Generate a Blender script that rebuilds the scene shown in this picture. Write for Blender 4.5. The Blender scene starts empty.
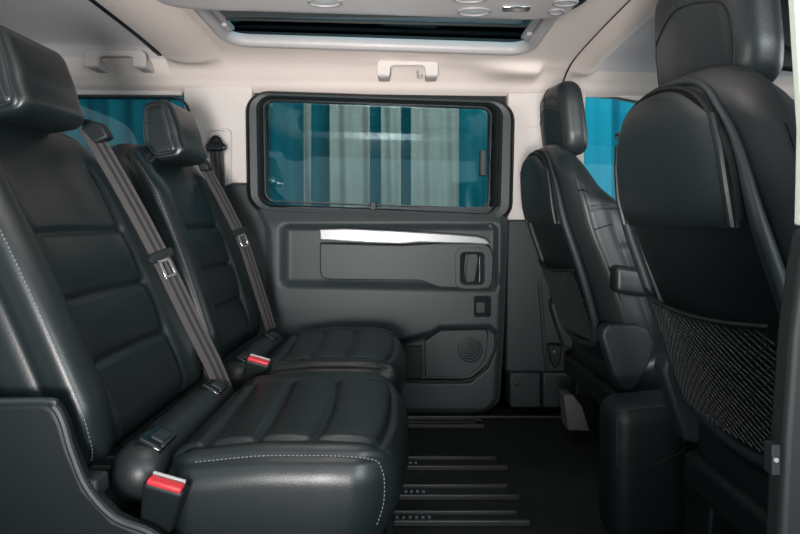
import bpy, math, random
import numpy as np
from mathutils import Vector
random.seed(4)
F = 560.0; EYE = 0.70; FL = 0.045          # focal length in pixels, eye height, floor height
SC = bpy.context.scene; COL = SC.collection
def P(px, py, Y): return ((px-400)*Y/F, Y, EYE+(220-py)*Y/F)   # photo measure -> metres on the plane at depth Y
def sm(a, b, x):
    t = np.clip((np.asarray(x, float)-a)/(b-a), 0, 1); return t*t*(3-2*t)
def gs(x, w): return np.exp(-(np.asarray(x)/w)**2)

# ---------------------------------------------------------------- materials
def mat(name, col, rough=0.5, metal=0.0, bump=0.0, bscale=300, spec=0.5, var=0.0, vscale=8, coat=0.0, alpha=None):
    m = bpy.data.materials.new(name); m.use_nodes = True
    nt = m.node_tree; b = nt.nodes['Principled BSDF']
    b.inputs['Base Color'].default_value = (*col, 1); b.inputs['Roughness'].default_value = rough
    b.inputs['Metallic'].default_value = metal; b.inputs['Specular IOR Level'].default_value = spec
    b.inputs['Coat Weight'].default_value = coat
    tc = nt.nodes.new('ShaderNodeTexCoord')
    if bump:
        n = nt.nodes.new('ShaderNodeTexNoise'); n.inputs['Scale'].default_value = bscale; n.inputs['Detail'].default_value = 3
        bp = nt.nodes.new('ShaderNodeBump'); bp.inputs['Strength'].default_value = bump; bp.inputs['Distance'].default_value = 0.002
        nt.links.new(tc.outputs['Object'], n.inputs['Vector']); nt.links.new(n.outputs['Fac'], bp.inputs['Height'])
        nt.links.new(bp.outputs['Normal'], b.inputs['Normal'])
    if var:
        n = nt.nodes.new('ShaderNodeTexNoise'); n.inputs['Scale'].default_value = vscale; n.inputs['Detail'].default_value = 4
        mx = nt.nodes.new('ShaderNodeMix'); mx.data_type = 'RGBA'
        mx.inputs['A'].default_value = (*[c*(1-var) for c in col], 1); mx.inputs['B'].default_value = (*[min(1, c*(1+var)) for c in col], 1)
        nt.links.new(tc.outputs['Object'], n.inputs['Vector']); nt.links.new(n.outputs['Fac'], mx.inputs['Factor'])
        nt.links.new(mx.outputs['Result'], b.inputs['Base Color'])
    return m
def glass(name, tint, refl=0.08, rough=0.02):
    m = bpy.data.materials.new(name); m.use_nodes = True
    nt = m.node_tree; nt.nodes.clear()
    o = nt.nodes.new('ShaderNodeOutputMaterial'); t = nt.nodes.new('ShaderNodeBsdfTransparent'); g = nt.nodes.new('ShaderNodeBsdfGlossy')
    t.inputs['Color'].default_value = (*tint, 1); g.inputs['Roughness'].default_value = rough; g.inputs['Color'].default_value = (.8, .95, 1, 1)
    x = nt.nodes.new('ShaderNodeMixShader'); x.inputs[0].default_value = refl
    nt.links.new(t.outputs[0], x.inputs[1]); nt.links.new(g.outputs[0], x.inputs[2]); nt.links.new(x.outputs[0], o.inputs[0])
    return m
M = dict(
 leather=mat('black_leather', (.0085, .0130, .0145), .36, bump=.10, bscale=420, spec=.5),
 leather2=mat('black_leather_side', (.0140, .0190, .0205), .40, bump=.10, bscale=420, spec=.5),
 plastic=mat('charcoal_plastic', (.019, .026, .029), .5, bump=.12, bscale=600, spec=.4),
 door=mat('grey_door_plastic', (.030, .0400, .0435), .5, bump=.12, bscale=700, spec=.4),
 dark=mat('dark_plastic', (.006, .0095, .0105), .5, bump=.1, bscale=500, spec=.35),
 gloss=mat('gloss_black', (.006, .008, .009), .12),
 shell=mat('seat_shell_plastic', (.010, .0155, .017), .42, bump=.2, bscale=700, spec=.45),
 rubber=mat('black_rubber', (.008, .010, .011), .6, spec=.3),
 head=mat('beige_headliner', (.72, .64, .60), .9, bump=.3, bscale=900, spec=.1),
 headg=mat('grey_headliner', (.56, .535, .555), .95, bump=.3, bscale=900, spec=.1),
 beige=mat('beige_plastic', (.53, .495, .475), .6, bump=.1, bscale=500, spec=.3),
 pale=mat('pale_grey_plastic', (.37, .36, .365), .4, spec=.4),
 silver=mat('satin_silver', (.25, .265, .275), .38, metal=.3),
 chrome=mat('chrome', (.6, .62, .64), .18, metal=1),
 red=mat('red_button', (.55, .03, .04), .4),
 web1=mat('belt_webbing', (.048, .045, .045), .7, bump=.5, bscale=900),
 web2=mat('belt_webbing_dark', (.009, .009, .0095), .7, bump=.5, bscale=900),
 stitch=mat('grey_stitching', (.14, .155, .16), .7),
 carpet=mat('black_carpet', (.017, .0195, .020), .95, bump=1, bscale=500, spec=.1, var=.3, vscale=30),
 rail=mat('rail_edge', (.06, .06, .06), .4, metal=.5),
 net=mat('net_cord', (.022, .028, .030), .6),
 lring=mat('lamp_ring', (.20, .20, .205), .4),
 lens=mat('lamp_lens', (.34, .37, .38), .3),
 blind=mat('blind_fabric', (.10, .115, .12), .9),
 foot=mat('pale_seat_foot', (.085, .09, .088), .5),
 cloth=mat('beige_curtain_cloth', (.60, .46, .40), .9, bump=.3, bscale=60, var=.25, vscale=6),
 teal=mat('teal_drape', (.002, .21, .26), .9, var=.25, vscale=3),
 cyan=mat('cyan_drape', (.0, .21, .29), .9, var=.2, vscale=3),
 ground=mat('concrete_ground', (.2, .22, .22), .9, var=.2),
 paint=mat('pale_green_paint', (.50, .56, .48), .4),
 tint=glass('privacy_glass', (.36, .50, .52), .05),
 clear=glass('front_glass', (.62, .86, .90), .05),
 roofg=glass('roof_glass', (.05, .16, .20), .22, .06),
)

# ---------------------------------------------------------------- object helpers
class MB:
    def __init__(s): s.v = []; s.f = []; s.m = []
    def add(s, v, f, mi=0):
        k = len(s.v); s.v += [tuple(map(float, p)) for p in v]; s.f += [tuple(int(i)+k for i in q) for q in f]; s.m += [mi]*len(f); return s
def wloc(o):
    l = Vector((0, 0, 0))
    while o: l += o.location; o = o.parent
    return l
def obj(name, mb, m, parent=None, loc=None, smooth=40, bevel=0, seg=2, label=None, sub=0):
    base = wloc(parent) if parent else Vector(loc or (0, 0, 0))
    me = bpy.data.meshes.new(name)
    me.from_pydata([tuple(Vector(p)-base) for p in mb.v], [], mb.f)
    for x in (m if isinstance(m, (list, tuple)) else [m]): me.materials.append(M[x])
    me.polygons.foreach_set('material_index', mb.m); me.validate(); me.update()
    me.shade_smooth()
    if smooth < 180: me.set_sharp_from_angle(angle=math.radians(smooth))
    o = bpy.data.objects.new(name, me); COL.objects.link(o)
    if parent: o.parent = parent
    else: o.location = base
    if bevel:
        b = o.modifiers.new('bevel', 'BEVEL'); b.width = bevel; b.segments = seg; b.limit_method = 'ANGLE'; b.angle_limit = math.radians(35)
        b.harden_normals = False
    if label: o['label'] = label
    return o
def thing(name, loc, label, cat, group=None):
    o = bpy.data.objects.new(name, None); o.empty_display_size = .05; COL.objects.link(o); o.location = loc
    o['label'] = label; o['category'] = cat
    if group: o['group'] = group
    return o
def tag(o, label, cat, group=None):
    o['label'] = label; o['category'] = cat
    if group: o['group'] = group
    return o
def struct(name, mb, m, **k):
    o = obj(name, mb, m, **k)
    if not k.get('parent'): o['kind'] = 'structure'
    return o
def copy_tree(o, delta, label=None, parent=None):
    c = o.copy(); COL.objects.link(c)
    if parent: c.parent = parent
    else: c.location = o.location+Vector(delta)
    if label: c['label'] = label
    for ch in list(o.children): copy_tree(ch, delta, None, c)
    return c

# ---------------------------------------------------------------- shape helpers
def rbox(q, h, r):
    """points on the sharp box h -> rounded box, plus normals"""
    h = np.array(h, float); r = min(r, h.min()*.999)
    inner = np.clip(q, -(h-r), h-r); d = q-inner; n = np.linalg.norm(d, axis=1, keepdims=True)
    n[n < 1e-9] = 1; d = d/n
    return inner+r*d, d
class Pad:
    def __init__(s, h, r, c=(0, 0, 0), disp=None, warp=None, step=.008):
        s.h = np.array(h, float); s.r = r; s.c = np.array(c, float); s.disp = disp; s.warp = warp; s.step = step
    def pts(s, q, off=0.0):
        p, n = rbox(np.asarray(q, float), s.h, s.r)
        if s.disp is not None: p = p+n*np.reshape(s.disp(p, n), (-1, 1))
        p = p+n*off
        if s.warp is not None: p = s.warp(p)
        return p+s.c
    def mesh(s):
        cnt = [max(4, int(math.ceil(2*x/s.step))) for x in s.h]
        ax = [np.linspace(-1, 1, k+1) for k in cnt]
        # denser sampling in the rounded margin
        for i in range(3):
            e = min(.9, s.r/s.h[i]); t = ax[i]; k = len(t); ne = max(3, int(s.r/s.step*1.6))
            if e < .85:
                mid = np.linspace(-(1-e), 1-e, max(3, int(2*(s.h[i]-s.r)/s.step)))
                ax[i] = np.concatenate([np.linspace(-1, -(1-e), ne, endpoint=False), mid, np.linspace(1, 1-e, ne, endpoint=False)[::-1]])
        key = {}; V = []; Fc = []
        def vid(p):
            k = (round(p[0], 6), round(p[1], 6), round(p[2], 6))
            if k not in key: key[k] = len(V); V.append(p)
            return key[k]
        for a in range(3):
            b, c = (a+1) % 3, (a+2) % 3
            for sg in (-1, 1):
                ids = np.zeros((len(ax[b]), len(ax[c])), int)
                for i, u in enumerate(ax[b]):
                    for j, w in enumerate(ax[c]):
                        p = [0, 0, 0]; p[a] = sg; p[b] = u; p[c] = w; ids[i, j] = vid(p)
                for i in range(len(ax[b])-1):
                    for j in range(len(ax[c])-1):
                        q = (ids[i, j], ids[i+1, j], ids[i+1, j+1], ids[i, j+1])
                        Fc.append(q if sg > 0 else q[::-1])
        return MB().add(s.pts(np.array(V)*s.h), Fc)
    def path(s, q, off=0.0, dens=None): return s.pts(q, off)
def lerp_path(pts, n):
    pts = np.array(pts, float); d = np.r_[0, np.cumsum(np.linalg.norm(np.diff(pts, axis=0), axis=1))]
    t = np.linspace(0, d[-1], n); return np.stack([np.interp(t, d, pts[:, i]) for i in range(3)], 1)
def cr(pts, n=8, closed=False):
    pts = [np.array(p, float) for p in pts]; out = []; L = len(pts)
    rng = range(L if closed else L-1)
    for i in rng:
        g = (lambda k: pts[k % L]) if closed else (lambda k: pts[min(max(k, 0), L-1)])
        a, b, c, d = g(i-1), g(i), g(i+1), g(i+2)
        for k in range(n):
            t = k/n; out.append(.5*((2*b)+(c-a)*t+(2*a-5*b+4*c-d)*t*t+(-a+3*b-3*c+d)*t**3))
    if not closed: out.append(pts[-1])
    return np.array(out)
def tube(mb, pts, r, sides=8, closed=False, mi=0, flat=None):
    pts = np.array(pts, float); n = len(pts); V = []; Fc = []
    rr = np.broadcast_to(np.asarray(r, float), (n,))
    T = np.roll(pts, -1, 0)-np.roll(pts, 1, 0)
    if not closed: T[0] = pts[1]-pts[0]; T[-1] = pts[-1]-pts[-2]
    T /= np.maximum(np.linalg.norm(T, axis=1, keepdims=True), 1e-9)
    ref = np.array([0, 0, 1.]) if abs(T[0][2]) < .9 else np.array([0, 1., 0])
    N = np.cross(T[0], ref); N /= np.linalg.norm(N)
    for i in range(n):
        N = N-T[i]*np.dot(N, T[i]); N /= max(np.linalg.norm(N), 1e-9); B = np.cross(T[i], N)
        for k in range(sides):
            a = 2*math.pi*k/sides; V.append(pts[i]+rr[i]*(math.cos(a)*N+math.sin(a)*B))
    for i in range(n if closed else n-1):
        j = (i+1) % n
        for k in range(sides): Fc.append((i*sides+k, i*sides+(k+1) % sides, j*sides+(k+1) % sides, j*sides+k))
    if not closed: Fc.append(tuple(range(sides))[::-1]); Fc.append(tuple(range((n-1)*sides, n*sides)))
    return mb.add(V, Fc, mi)
def stitches(mb, pts, r=.0012, on=.005, gap=.004):
    pts = np.array(pts); d = np.r_[0, np.cumsum(np.linalg.norm(np.diff(pts, axis=0), axis=1))]; s = 0
    ev = lambda t: np.array([np.interp(t, d, pts[:, i]) for i in range(3)])
    while s+on < d[-1]: tube(mb, [ev(s), ev(s+on/2), ev(s+on)], [r*.8, r, r*.8], 5); s += on+gap
    return mb
def box(mb, c, s, mi=0, rot=None):
    c = np.array(c, float); V = []
    for x in (-1, 1):
        for y in (-1, 1):
            for z in (-1, 1):
                v = np.array([x*s[0], y*s[1], z*s[2]])/2
                if rot is not None: v = rot@v
                V.append(c+v)
    return mb.add(V, [(0, 1, 3, 2), (4, 6, 7, 5), (0, 4, 5, 1), (2, 3, 7, 6), (0, 2, 6, 4), (1, 5, 7, 3)], mi)
def slab(mb, poly, y0, y1, mi=0):
    """polygon in (X, Z), thick from y0 (towards the camera) to y1"""
    n = len(poly); A = sum(poly[i][0]*poly[(i+1) % n][1]-poly[(i+1) % n][0]*poly[i][1] for i in range(n))
    if A < 0: poly = poly[::-1]
    V = [(x, y0, z) for x, z in poly]+[(x, y1, z) for x, z in poly]
    Fc = [tuple(range(n)), tuple(range(n, 2*n))[::-1]]+[(i, n+i, n+(i+1) % n, (i+1) % n) for i in range(n)]
    return mb.add(V, Fc, mi)
def px(poly, Y): return [(P(a, b, Y)[0], P(a, b, Y)[2]) for a, b in poly]
def rrect(x0, x1, y0, y1, r, n=8):
    """rounded rectangle outline, 2-D"""
    o = []
    for cx, cy, a0 in ((x1-r, y1-r, 0), (x0+r, y1-r, 90), (x0+r, y0+r, 180), (x1-r, y0+r, 270)):
        for k in range(n+1):
            a = math.radians(a0+90*k/n); o.append((cx+r*math.cos(a), cy+r*math.sin(a)))
    return o
def warp_quad(pts, x0, x1, y0, y1, q):
    """map a rectangle's points into the quad q = tl, tr, br, bl (photo pixels)"""
    o = []
    for x, y in pts:
        u = (x-x0)/(x1-x0); v = (y-y0)/(y1-y0)
        a = np.array(q[0])*(1-u)+np.array(q[1])*u; b = np.array(q[3])*(1-u)+np.array(q[2])*u
        o.append(tuple(a*(1-v)+b*v))
    return o
def ring(mb, outer, inner, prof, mi=0):
    """loft between matching outlines; prof: list of (t between outer and inner, Y)"""
    n = len(outer); V = []; Fc = []
    for t, Y in prof:
        for (a, b), (c, d) in zip(outer, inner): V.append((a*(1-t)+c*t, Y, b*(1-t)+d*t))
    for k in range(len(prof)-1):
        for i in range(n):
            j = (i+1) % n; Fc.append((k*n+i, (k+1)*n+i, (k+1)*n+j, k*n+j))
    return mb.add(V, Fc, mi)
def grid(mb, fn, us, vs, mi=0, keep=None, flip=False):
    V = [fn(u, v) for u in us for v in vs]; nv = len(vs); Fc = []
    for i in range(len(us)-1):
        for j in range(nv-1):
            if keep and not keep((us[i]+us[i+1])/2, (vs[j]+vs[j+1])/2): continue
            q = (i*nv+j, (i+1)*nv+j, (i+1)*nv+j+1, i*nv+j+1); Fc.append(q[::-1] if flip else q)
    return mb.add(V, Fc, mi)

# ================================================================ THE SETTING
# floor
fl = MB(); box(fl, (-.1, 1.06, FL-.03), (3.4, 1.78, .06)); struct('floor', fl, 'carpet', bevel=.004)
sill = MB(); tube(sill, [P(400, 417, 1.83), P(640, 417, 1.83)], .004, 6); struct('trim_1', sill, 'rail')

# ceiling: cross profile swept along the van with ribs, the moulded bump and two roof-glass openings
prof = cr([(1.935, 1.135, 0), (1.905, 1.148, 0), (1.87, 1.172, 0), (1.80, 1.207, 0), (1.69, 1.224, 0), (1.4, 1.236, 0), (1.05, 1.24, 0), (.7, 1.236, 0), (.42, 1.22, 0), (.30, 1.17, 0), (.24, 1.10, 0)], 30)
pd = np.r_[0, np.cumsum(np.linalg.norm(np.diff(prof, axis=0), axis=1))]
def prof_at(s): return np.interp(s, pd, prof[:, 0]), np.interp(s, pd, prof[:, 1])
def ceil_pt(X, s):
    Y, Z = prof_at(s)
    Z -= (.012+.020*float(sm(1.88, 1.78, Y)))*(X+.2)
    up = sm(1.87, 1.78, Y) if Y > 1 else 1.0
    Z += .022*sm(-.752, -.764, X)*up                       # rear panel set higher
    t = (X+.755)/.19
    if 0 <= t <= 1: Z -= .034*(math.sin(math.pi*min(1, (t+.12)/1.12))**.8)*(sm(1.85, 1.76, Y) if Y > 1 else 1)*sm(0, .06, t)
    t = (X-.548)/.085
    if 0 <= t <= 1: Z -= .020*math.sin(math.pi*t)*up
    Z -= .010*gs(X-.543, .004)*-1*up
    Z += .012*sm(.63, .64, X)*up
    b = sm(.20, .40, X)*sm(.462, .440, X)*gs(Y-1.815, .045); Y -= .035*b; Z -= .022*b
    return (X, Y, Z)
SX0, SX1, SY0, SY1 = -.515, .385, 1.19, 1.675
def inr(X, Y, x0, x1, y0, y1, r):
    dx = max(x0+r-X, 0, X-(x1-r)); dy = max(y0+r-Y, 0, Y-(y1-r)); return (dx*dx+dy*dy) < r*r and x0 < X < x1 and y0 < Y < y1
us = np.unique(np.r_[np.linspace(-1.7, 1.7, 300), np.linspace(-.78, -.54, 50), np.linspace(.52, .66, 45)])
vs = np.linspace(0, pd[-1], 260)
def keep(u, v):
    Y, Z = prof_at(v)
    return not inr(u, Y, SX0, SX1, SY0, SY1, .06)
ce = MB(); grid(ce, ceil_pt, us, vs, keep=keep, flip=True)
for i, f in enumerate(ce.f):
    c = np.mean([ce.v[k] for k in f], axis=0)
    if (c[0] < -.76 or c[0] > .633) and c[1] < 1.825: ce.m[i] = 1
struct('ceiling', ce, ['head', 'headg'], smooth=60)
rf = MB(); box(rf, (0, 1.66, 1.335), (3.5, .0, .0))
rf = MB()
box(rf, (-1.12, 1.06, 1.33), (1.16, 1.9, .02)); box(rf, (1.06, 1.06, 1.33), (1.3, 1.9, .02))
box(rf, (-.06, 1.88, 1.33), (.98, .30, .02)); box(rf, (-.06, .64, 1.33), (.98, 1.06, .02))
struct('trim_2', rf, 'dark')
box_ = MB(); slab(box_, px([(236, 84), (578, 84), (578, 108), (490, 107), (400, 102), (236, 97)], 1.945), 1.945, 1.97); box(box_, (0, 1.99, 1.30), (3.5, .02, .27)); struct('trim_3', box_, 'dark')

# panel joints across the ceiling; the left dark bar imitates the step's shadow line
mb = MB(); tube(mb, [(-.772, y, ceil_pt(-.772, np.interp(-y, -prof[:, 0], pd))[2]-.020*sm(1.83, 1.76, y)) for y in np.linspace(1.02, 1.80, 40)], .010, 6); struct('trim_8', mb, 'dark')
mb = MB(); tube(mb, [(.545, y, ceil_pt(.545, np.interp(-y, -prof[:, 0], pd))[2]+.001) for y in np.linspace(1.02, 1.90, 50)], .0035, 6); struct('trim_9', mb, 'dark')
# roof window frame, lining and glass (far side and near side)
def zc(X, Y):
    s = np.interp(-Y, -prof[:, 0], pd); return ceil_pt(X, s)[2]
for k, (y0, y1) in enumerate(((SY0, SY1),)):
    o2 = rrect(SX0, SX1, y0, y1, .065, 10)
    fr = MB(); V = []; n = len(o2); cx, cy = (SX0+SX1)/2, (y0+y1)/2
    out = rrect(SX0-.014, SX1+.014, y0-.014, y1+.014, .075, 10); inn = rrect(SX0+.016, SX1-.016, y0+.016, y1-.016, .05, 10)
    pr = [(0, .004), (.12, -.010), (.45, -.016), (.8, -.013), (1, -.002), (.95, .012), (.6, .022)]
    for t, dz in pr:
        for (a, b), (c, d) in zip(out, inn):
            X = a*(1-t)+c*t; Yv = b*(1-t)+d*t; V.append((X, Yv, zc(X, Yv)+dz))
    Fc = [(r_*n+i, r_*n+(i+1) % n, (r_+1)*n+(i+1) % n, (r_+1)*n+i) for r_ in range(len(pr)-1) for i in range(n)]
    fr.add(V, Fc)
    w = struct('window_%d' % (k+4), fr, 'pale', smooth=50)
    g = MB(); grid(g, lambda u, v: (u, v, 1.266-.030*u), np.linspace(SX0-.10, SX1+.10, 3), np.linspace(y0-.06, y1+.12, 3)); obj('glass_pane', g, 'roofg', w)
    s_ = MB(); tube(s_, [(a, b, 1.254-.030*a) for a, b in rrect(SX0-.03, SX1+.03, y0-.03, y1+.035, .06, 8)], .008, 6, closed=True); obj('pane_seal', s_, 'rubber', w)
    s_ = MB(); box(s_, (cx, 1.40, 1.262), (SX1-SX0+.02, .30, .003)); obj('sun_blind', s_, 'blind', w)
    s_ = MB(); tube(s_, [(SX0, 1.56, 1.262), (SX1, 1.56, 1.24)], .005, 6); obj('blind_edge', s_, 'dark', w)
    for X_ in (SX0+.02, SX1-.02):
        s_ = MB(); box(s_, (X_, 1.43, 1.246-.03*X_), (.022, .42, .012)); box(s_, (X_, 1.60, 1.236-.03*X_), (.016, .05, .010)); obj('slide_track', s_, 'pale', w, bevel=.003)

# far side wall: pillars and lower trims
YW = 1.905
def wslab(name, poly, m, y0=YW, y1=1.96, Yp=None, bevel=.006, **k):
    mb = MB(); slab(mb, px(poly, Yp or y0), y0, y1); return struct(name, mb, m, bevel=bevel, **k)
wslab('wall_right_1', [(183, 86), (252, 86), (252, 183), (186, 183)], 'beige')
wslab('wall_right_2', [(-60, 225), (183, 225), (186, 183.5), (251, 183.5), (266, 228), (272, 340), (272, 428), (-60, 428)], 'plastic', y0=1.90)
wslab('wall_right_3', [(-60, 80), (182, 80), (182, 95), (-60, 95)], 'beige', y0=1.93)
wslab('wall_right_4', [(508, 92), (586, 92), (583, 220.5), (508, 220.5)], 'beige')
wslab('wall_right_5', [(508, 220), (640, 220), (640, 372), (506, 372)], 'plastic', y0=1.885)
b = MB(); slab(b, px([(510, 373), (541, 373), (541, 408), (510, 408)], 1.86), 1.86, 1.95); slab(b, px([(543, 373), (640, 373), (640, 408), (543, 408)], 1.865), 1.865, 1.95)
struct('trim_4', b, 'plastic', bevel=.006)
wslab('wall_right_6', [(592, 222), (830, 222), (830, 430), (592, 430)], 'dark', y0=1.90)
# quarter window (rear), rubber round it and pane
o_ = px(warp_quad(rrect(0, 1, 0, 1, .13), 0, 1, 0, 1, [(40, 94), (190, 95), (194, 238), (40, 238)]), 1.90)
i_ = px(warp_quad(rrect(0, 1, 0, 1, .12), 0, 1, 0, 1, [(44, 97), (187, 98), (190, 234), (44, 234)]), 1.90)
mb = MB(); ring(mb, o_, i_, [(0, 1.925), (.2, 1.897), (.8, 1.897), (1, 1.93)]); w = struct('window_2', mb, 'plastic')
mb = MB(); slab(mb, px([(20, 80), (200, 80), (200, 250), (20, 250)], 1.94), 1.94, 1.944); obj('glass_pane', mb, 'tint', w)
c_ = MB()
for cx0, cx1, cy0, cy1 in ((176, 192, 91, 107),):
    pass
# front side window
mb = MB(); slab(mb, px([(576, 70), (576, 226), (840, 226), (840, 70)], 1.945), 1.945, 1.949); w = struct('window_3', mb, 'clear')
mb = MB(); tube(mb, [P(586, 94, 1.94), P(620, 98, 1.94), P(655, 105, 1.94), P(720, 103, 1.94), P(840, 86, 1.94)], .004, 8); obj('window_seal', mb, 'rubber', w)
mb = MB(); slab(mb, px([(590, 80), (850, 80), (850, 84), (760, 92), (720, 102), (655, 104), (620, 97), (590, 94)], 1.925), 1.925, 1.975); struct('trim_5', mb, 'head', bevel=.004)
# seams on the pale pillar by the front seat
mb = MB()
for a, b2 in (((525, 127), (537, 127)), ((527, 147), (527, 155)), ((527, 147), (538, 146))): tube(mb, [P(*a, 1.904), P(*b2, 1.904)], .0012, 4)
struct('trim_6', mb, 'headg')

# ---------------------------------------------------------------- far sliding door
door = thing('door_1', P(385, 416, 1.9), 'grey', 'x'); del door['label']; del door['category']; door['kind'] = 'structure'
def xl(y): return float(np.interp(y, [190, 205, 230, 330, 420], [251, 254, 265, 270, 270]))
def xr(y):
    x = float(np.interp(y, [190, 250, 330, 416], [508, 507, 504, 499]))
    return x-24*(1-math.sqrt(max(0, 1-sm(392, 416, y)**2))) if y > 392 else x
def door_Y(x, y):
    Y = 1.885-.018*sm(205, 230, y)
    # moulded recess round the insert
    e = sm(277, 291, x)*sm(222, 231, y)*sm(290, 278, y+0.02*(x-300)*-1)
    Y += .022*e*sm(500, 492, x)
    # speaker pocket
    edge = np.interp(x, [388, 432, 440, 490, 499], [342, 330, 325, 324, 332])
    rb = np.interp(x, [395, 470, 488, 497], [381, 381, 366, 345])
    pk = sm(386, 396, x)*sm(edge, edge+7, y)*sm(rb+3, rb-3, y)*sm(499, 494, x)
    Y += .032*pk
    Y += .012*sm(388, 392, y)*0+.02*sm(408, 416, y)
    Y += .018*sm(xr(y)-7, xr(y), x)+.012*sm(xl(y)+6, xl(y), x)
    Y -= .006*gs(y-334-.0*x, 9)*sm(392, 330, x)
    return Y
dp = MB(); us = np.linspace(0, 1, 150); vs = np.r_[np.linspace(207, 400, 130), np.linspace(401, 416, 18)]
def dfn(u, v):
    x = xl(v)+(xr(v)-xl(v))*u; return P(x, v, door_Y(x, v))
grid(dp, dfn, us, vs); obj('door_panel', dp, 'door', door, smooth=60)
# window surround
Q = [(247, 92), (513, 101), (511, 222), (249, 211)]; Qi = [(258, 95.5), (501, 103.5), (498, 215.5), (260, 205.5)]
Q2 = [(261, 98), (496, 105.5), (493, 212.5), (263, 203.5)]
RR = lambda r: rrect(0, 1, 0, 1, r, 10)
def qr(r, q, Y, asp=1.9):
    o = []
    for cx, cy, a0 in ((1-r, 1-r*asp, 0), (r, 1-r*asp, 90), (r, r*asp, 180), (1-r, r*asp, 270)):
        for k in range(11):
            a = math.radians(a0+9*k); o.append((cx+r*math.cos(a), cy+r*asp*math.sin(a)))
    return px(warp_quad(o, 0, 1, 0, 1, q), Y)
mb = MB(); ring(mb, qr(.085, Q, 1.88), qr(.06, Qi, 1.88), [(0, 1.94), (0, 1.890), (.2, 1.876), (.8, 1.880), (1, 1.90)]); obj('window_surround', mb, 'door', door, smooth=50)
mb = MB(); ring(mb, qr(.092, [(244, 89.5), (516, 98.5), (513, 225), (246, 214)], 1.88), qr(.085, Q, 1.88), [(0, 1.93), (.0, 1.893), (.9, 1.885), (1, 1.90)]);
ring(mb, qr(.06, Qi, 1.88), qr(.05, Q2, 1.88), [(0, 1.895), (.3, 1.878), (.8, 1.884), (1, 1.925)]); obj('window_seal', mb, 'rubber', door, smooth=50)
mb = MB(); ring(mb, qr(.05, [(262, 98), (493, 106), (490, 209.5), (264, 202)], 1.90), qr(.045, [(264, 100), (491, 108), (488, 207.5), (266, 200)], 1.90), [(0, 1.925), (.3, 1.905), (.8, 1.905), (1, 1.93)]); obj('pane_frame', mb, 'plastic', door)
mb = MB(); slab(mb, px([(256, 93), (502, 101), (500, 216), (258, 208)], 1.93), 1.93, 1.934)
w = obj('glass_pane', mb, 'tint', door)
mb = MB(); slab(mb, px([(480, 150), (486, 150), (486, 176), (480, 176)], 1.90), 1.895, 1.925); obj('pane_catch', mb, 'plastic', door, bevel=.003)
mb = MB(); slab(mb, px([(370, 202), (376, 202), (376, 210), (370, 210)], 1.87), 1.87, 1.90); obj('pane_catch', mb, 'dark', door, bevel=.002)
# door insert with silver strip
ins = [(319.5, 243), (400, 245), (440, 243), (485, 243), (491, 248), (494, 256), (493, 282), (489, 289), (440, 288), (428, 284), (420, 281), (330, 280), (322, 278), (319.5, 272)]
mb = MB(); slab(mb, px(ins, 1.85), 1.852, 1.905); obj('door_insert', mb, 'door', door, bevel=.005, seg=3)
top = [(319.5, 229), (345, 228.5), (400, 231), (450, 234), (478, 236.5), (486, 239), (491, 244.5), (470, 243.6), (420, 242.5), (400, 244), (370, 243), (319.5, 240)]
mb = MB(); slab(mb, px(top, 1.845), 1.845, 1.90); obj('silver_strip', mb, 'silver', door, bevel=.004, seg=3, label='satin silver trim strip')
# inner door handle
hd = MB(); o_ = px([(a, b) for a, b in rrect(455, 489, 247.5, 289, 9, 6)], 1.846); i_ = px([(a, b) for a, b in rrect(459.5, 484.5, 251.5, 285, 6, 6)], 1.846)
ring(hd, o_, i_, [(0, 1.858), (.1, 1.846), (.9, 1.846), (1, 1.853), (1, 1.875)]); he = obj('door_handle', hd, 'door', door)
hd = MB(); slab(hd, px(rrect(460, 484, 252, 284.5, 5, 5), 1.853), 1.8515, 1.875); obj('handle_cup', hd, 'gloss', he)
hd = MB(); slab(hd, px([(467, 254), (477, 253), (479, 258), (477, 270), (475, 282), (466, 283), (465, 272)], 1.838), 1.834, 1.856); obj('handle_lever', hd, 'plastic', he, bevel=.004, seg=3)
hd = MB(); tube(hd, [P(479.5, 257, 1.848), P(479.5, 282, 1.848)], .0022, 6); obj('lever_edge', hd, 'chrome', he)
# small switch
hd = MB(); slab(hd, px(rrect(474, 491, 296, 317, 2.5, 4), 1.86), 1.858, 1.885); sw = obj('lock_switch', hd, 'gloss', door, bevel=.001)
hd = MB(); slab(hd, px(rrect(476, 485, 302, 313, 1, 3), 1.852), 1.850, 1.862); obj('switch_rocker', hd, 'plastic', sw, bevel=.002)
# speaker
sp = [(425, 341), (441, 330.5), (486, 329.5), (488, 335), (486, 355), (480, 367), (468, 376.5), (425, 377.5)]
mb = MB(); slab(mb, px(sp, 1.872), 1.872, 1.915); spk = obj('speaker_cover', mb, 'door', door, bevel=.003)
mb = MB(); c = np.array(P(470, 350, 1.868)); 
for r_ in (.013, .022, .031, .040): tube(mb, [c+np.array([math.cos(a)*r_, 0, math.sin(a)*r_]) for a in np.linspace(0, 2*math.pi, 28, endpoint=False)], .0025, 5, closed=True)
for a in (90, 210, 330): tube(mb, [c, c+.015*np.array([math.cos(math.radians(a)), 0, math.sin(math.radians(a))])], .0022, 5)
obj('speaker_grille', mb, 'plastic', spk)
mb = MB(); tube(mb, cr([P(414, 381, 1.862), P(440, 381.5, 1.862), P(466, 381, 1.862), P(480, 374, 1.862), P(489, 362, 1.862), P(495, 346, 1.862), P(497, 331, 1.862)], 6), .003, 6); obj('pocket_edge', mb, 'plastic', door)
mb = MB(); slab(mb, px([(392, 346), (422, 346), (422, 378), (392, 378)], 1.89), 1.886, 1.93); obj('pocket_back', mb, 'dark', door, bevel=.002)
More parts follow.
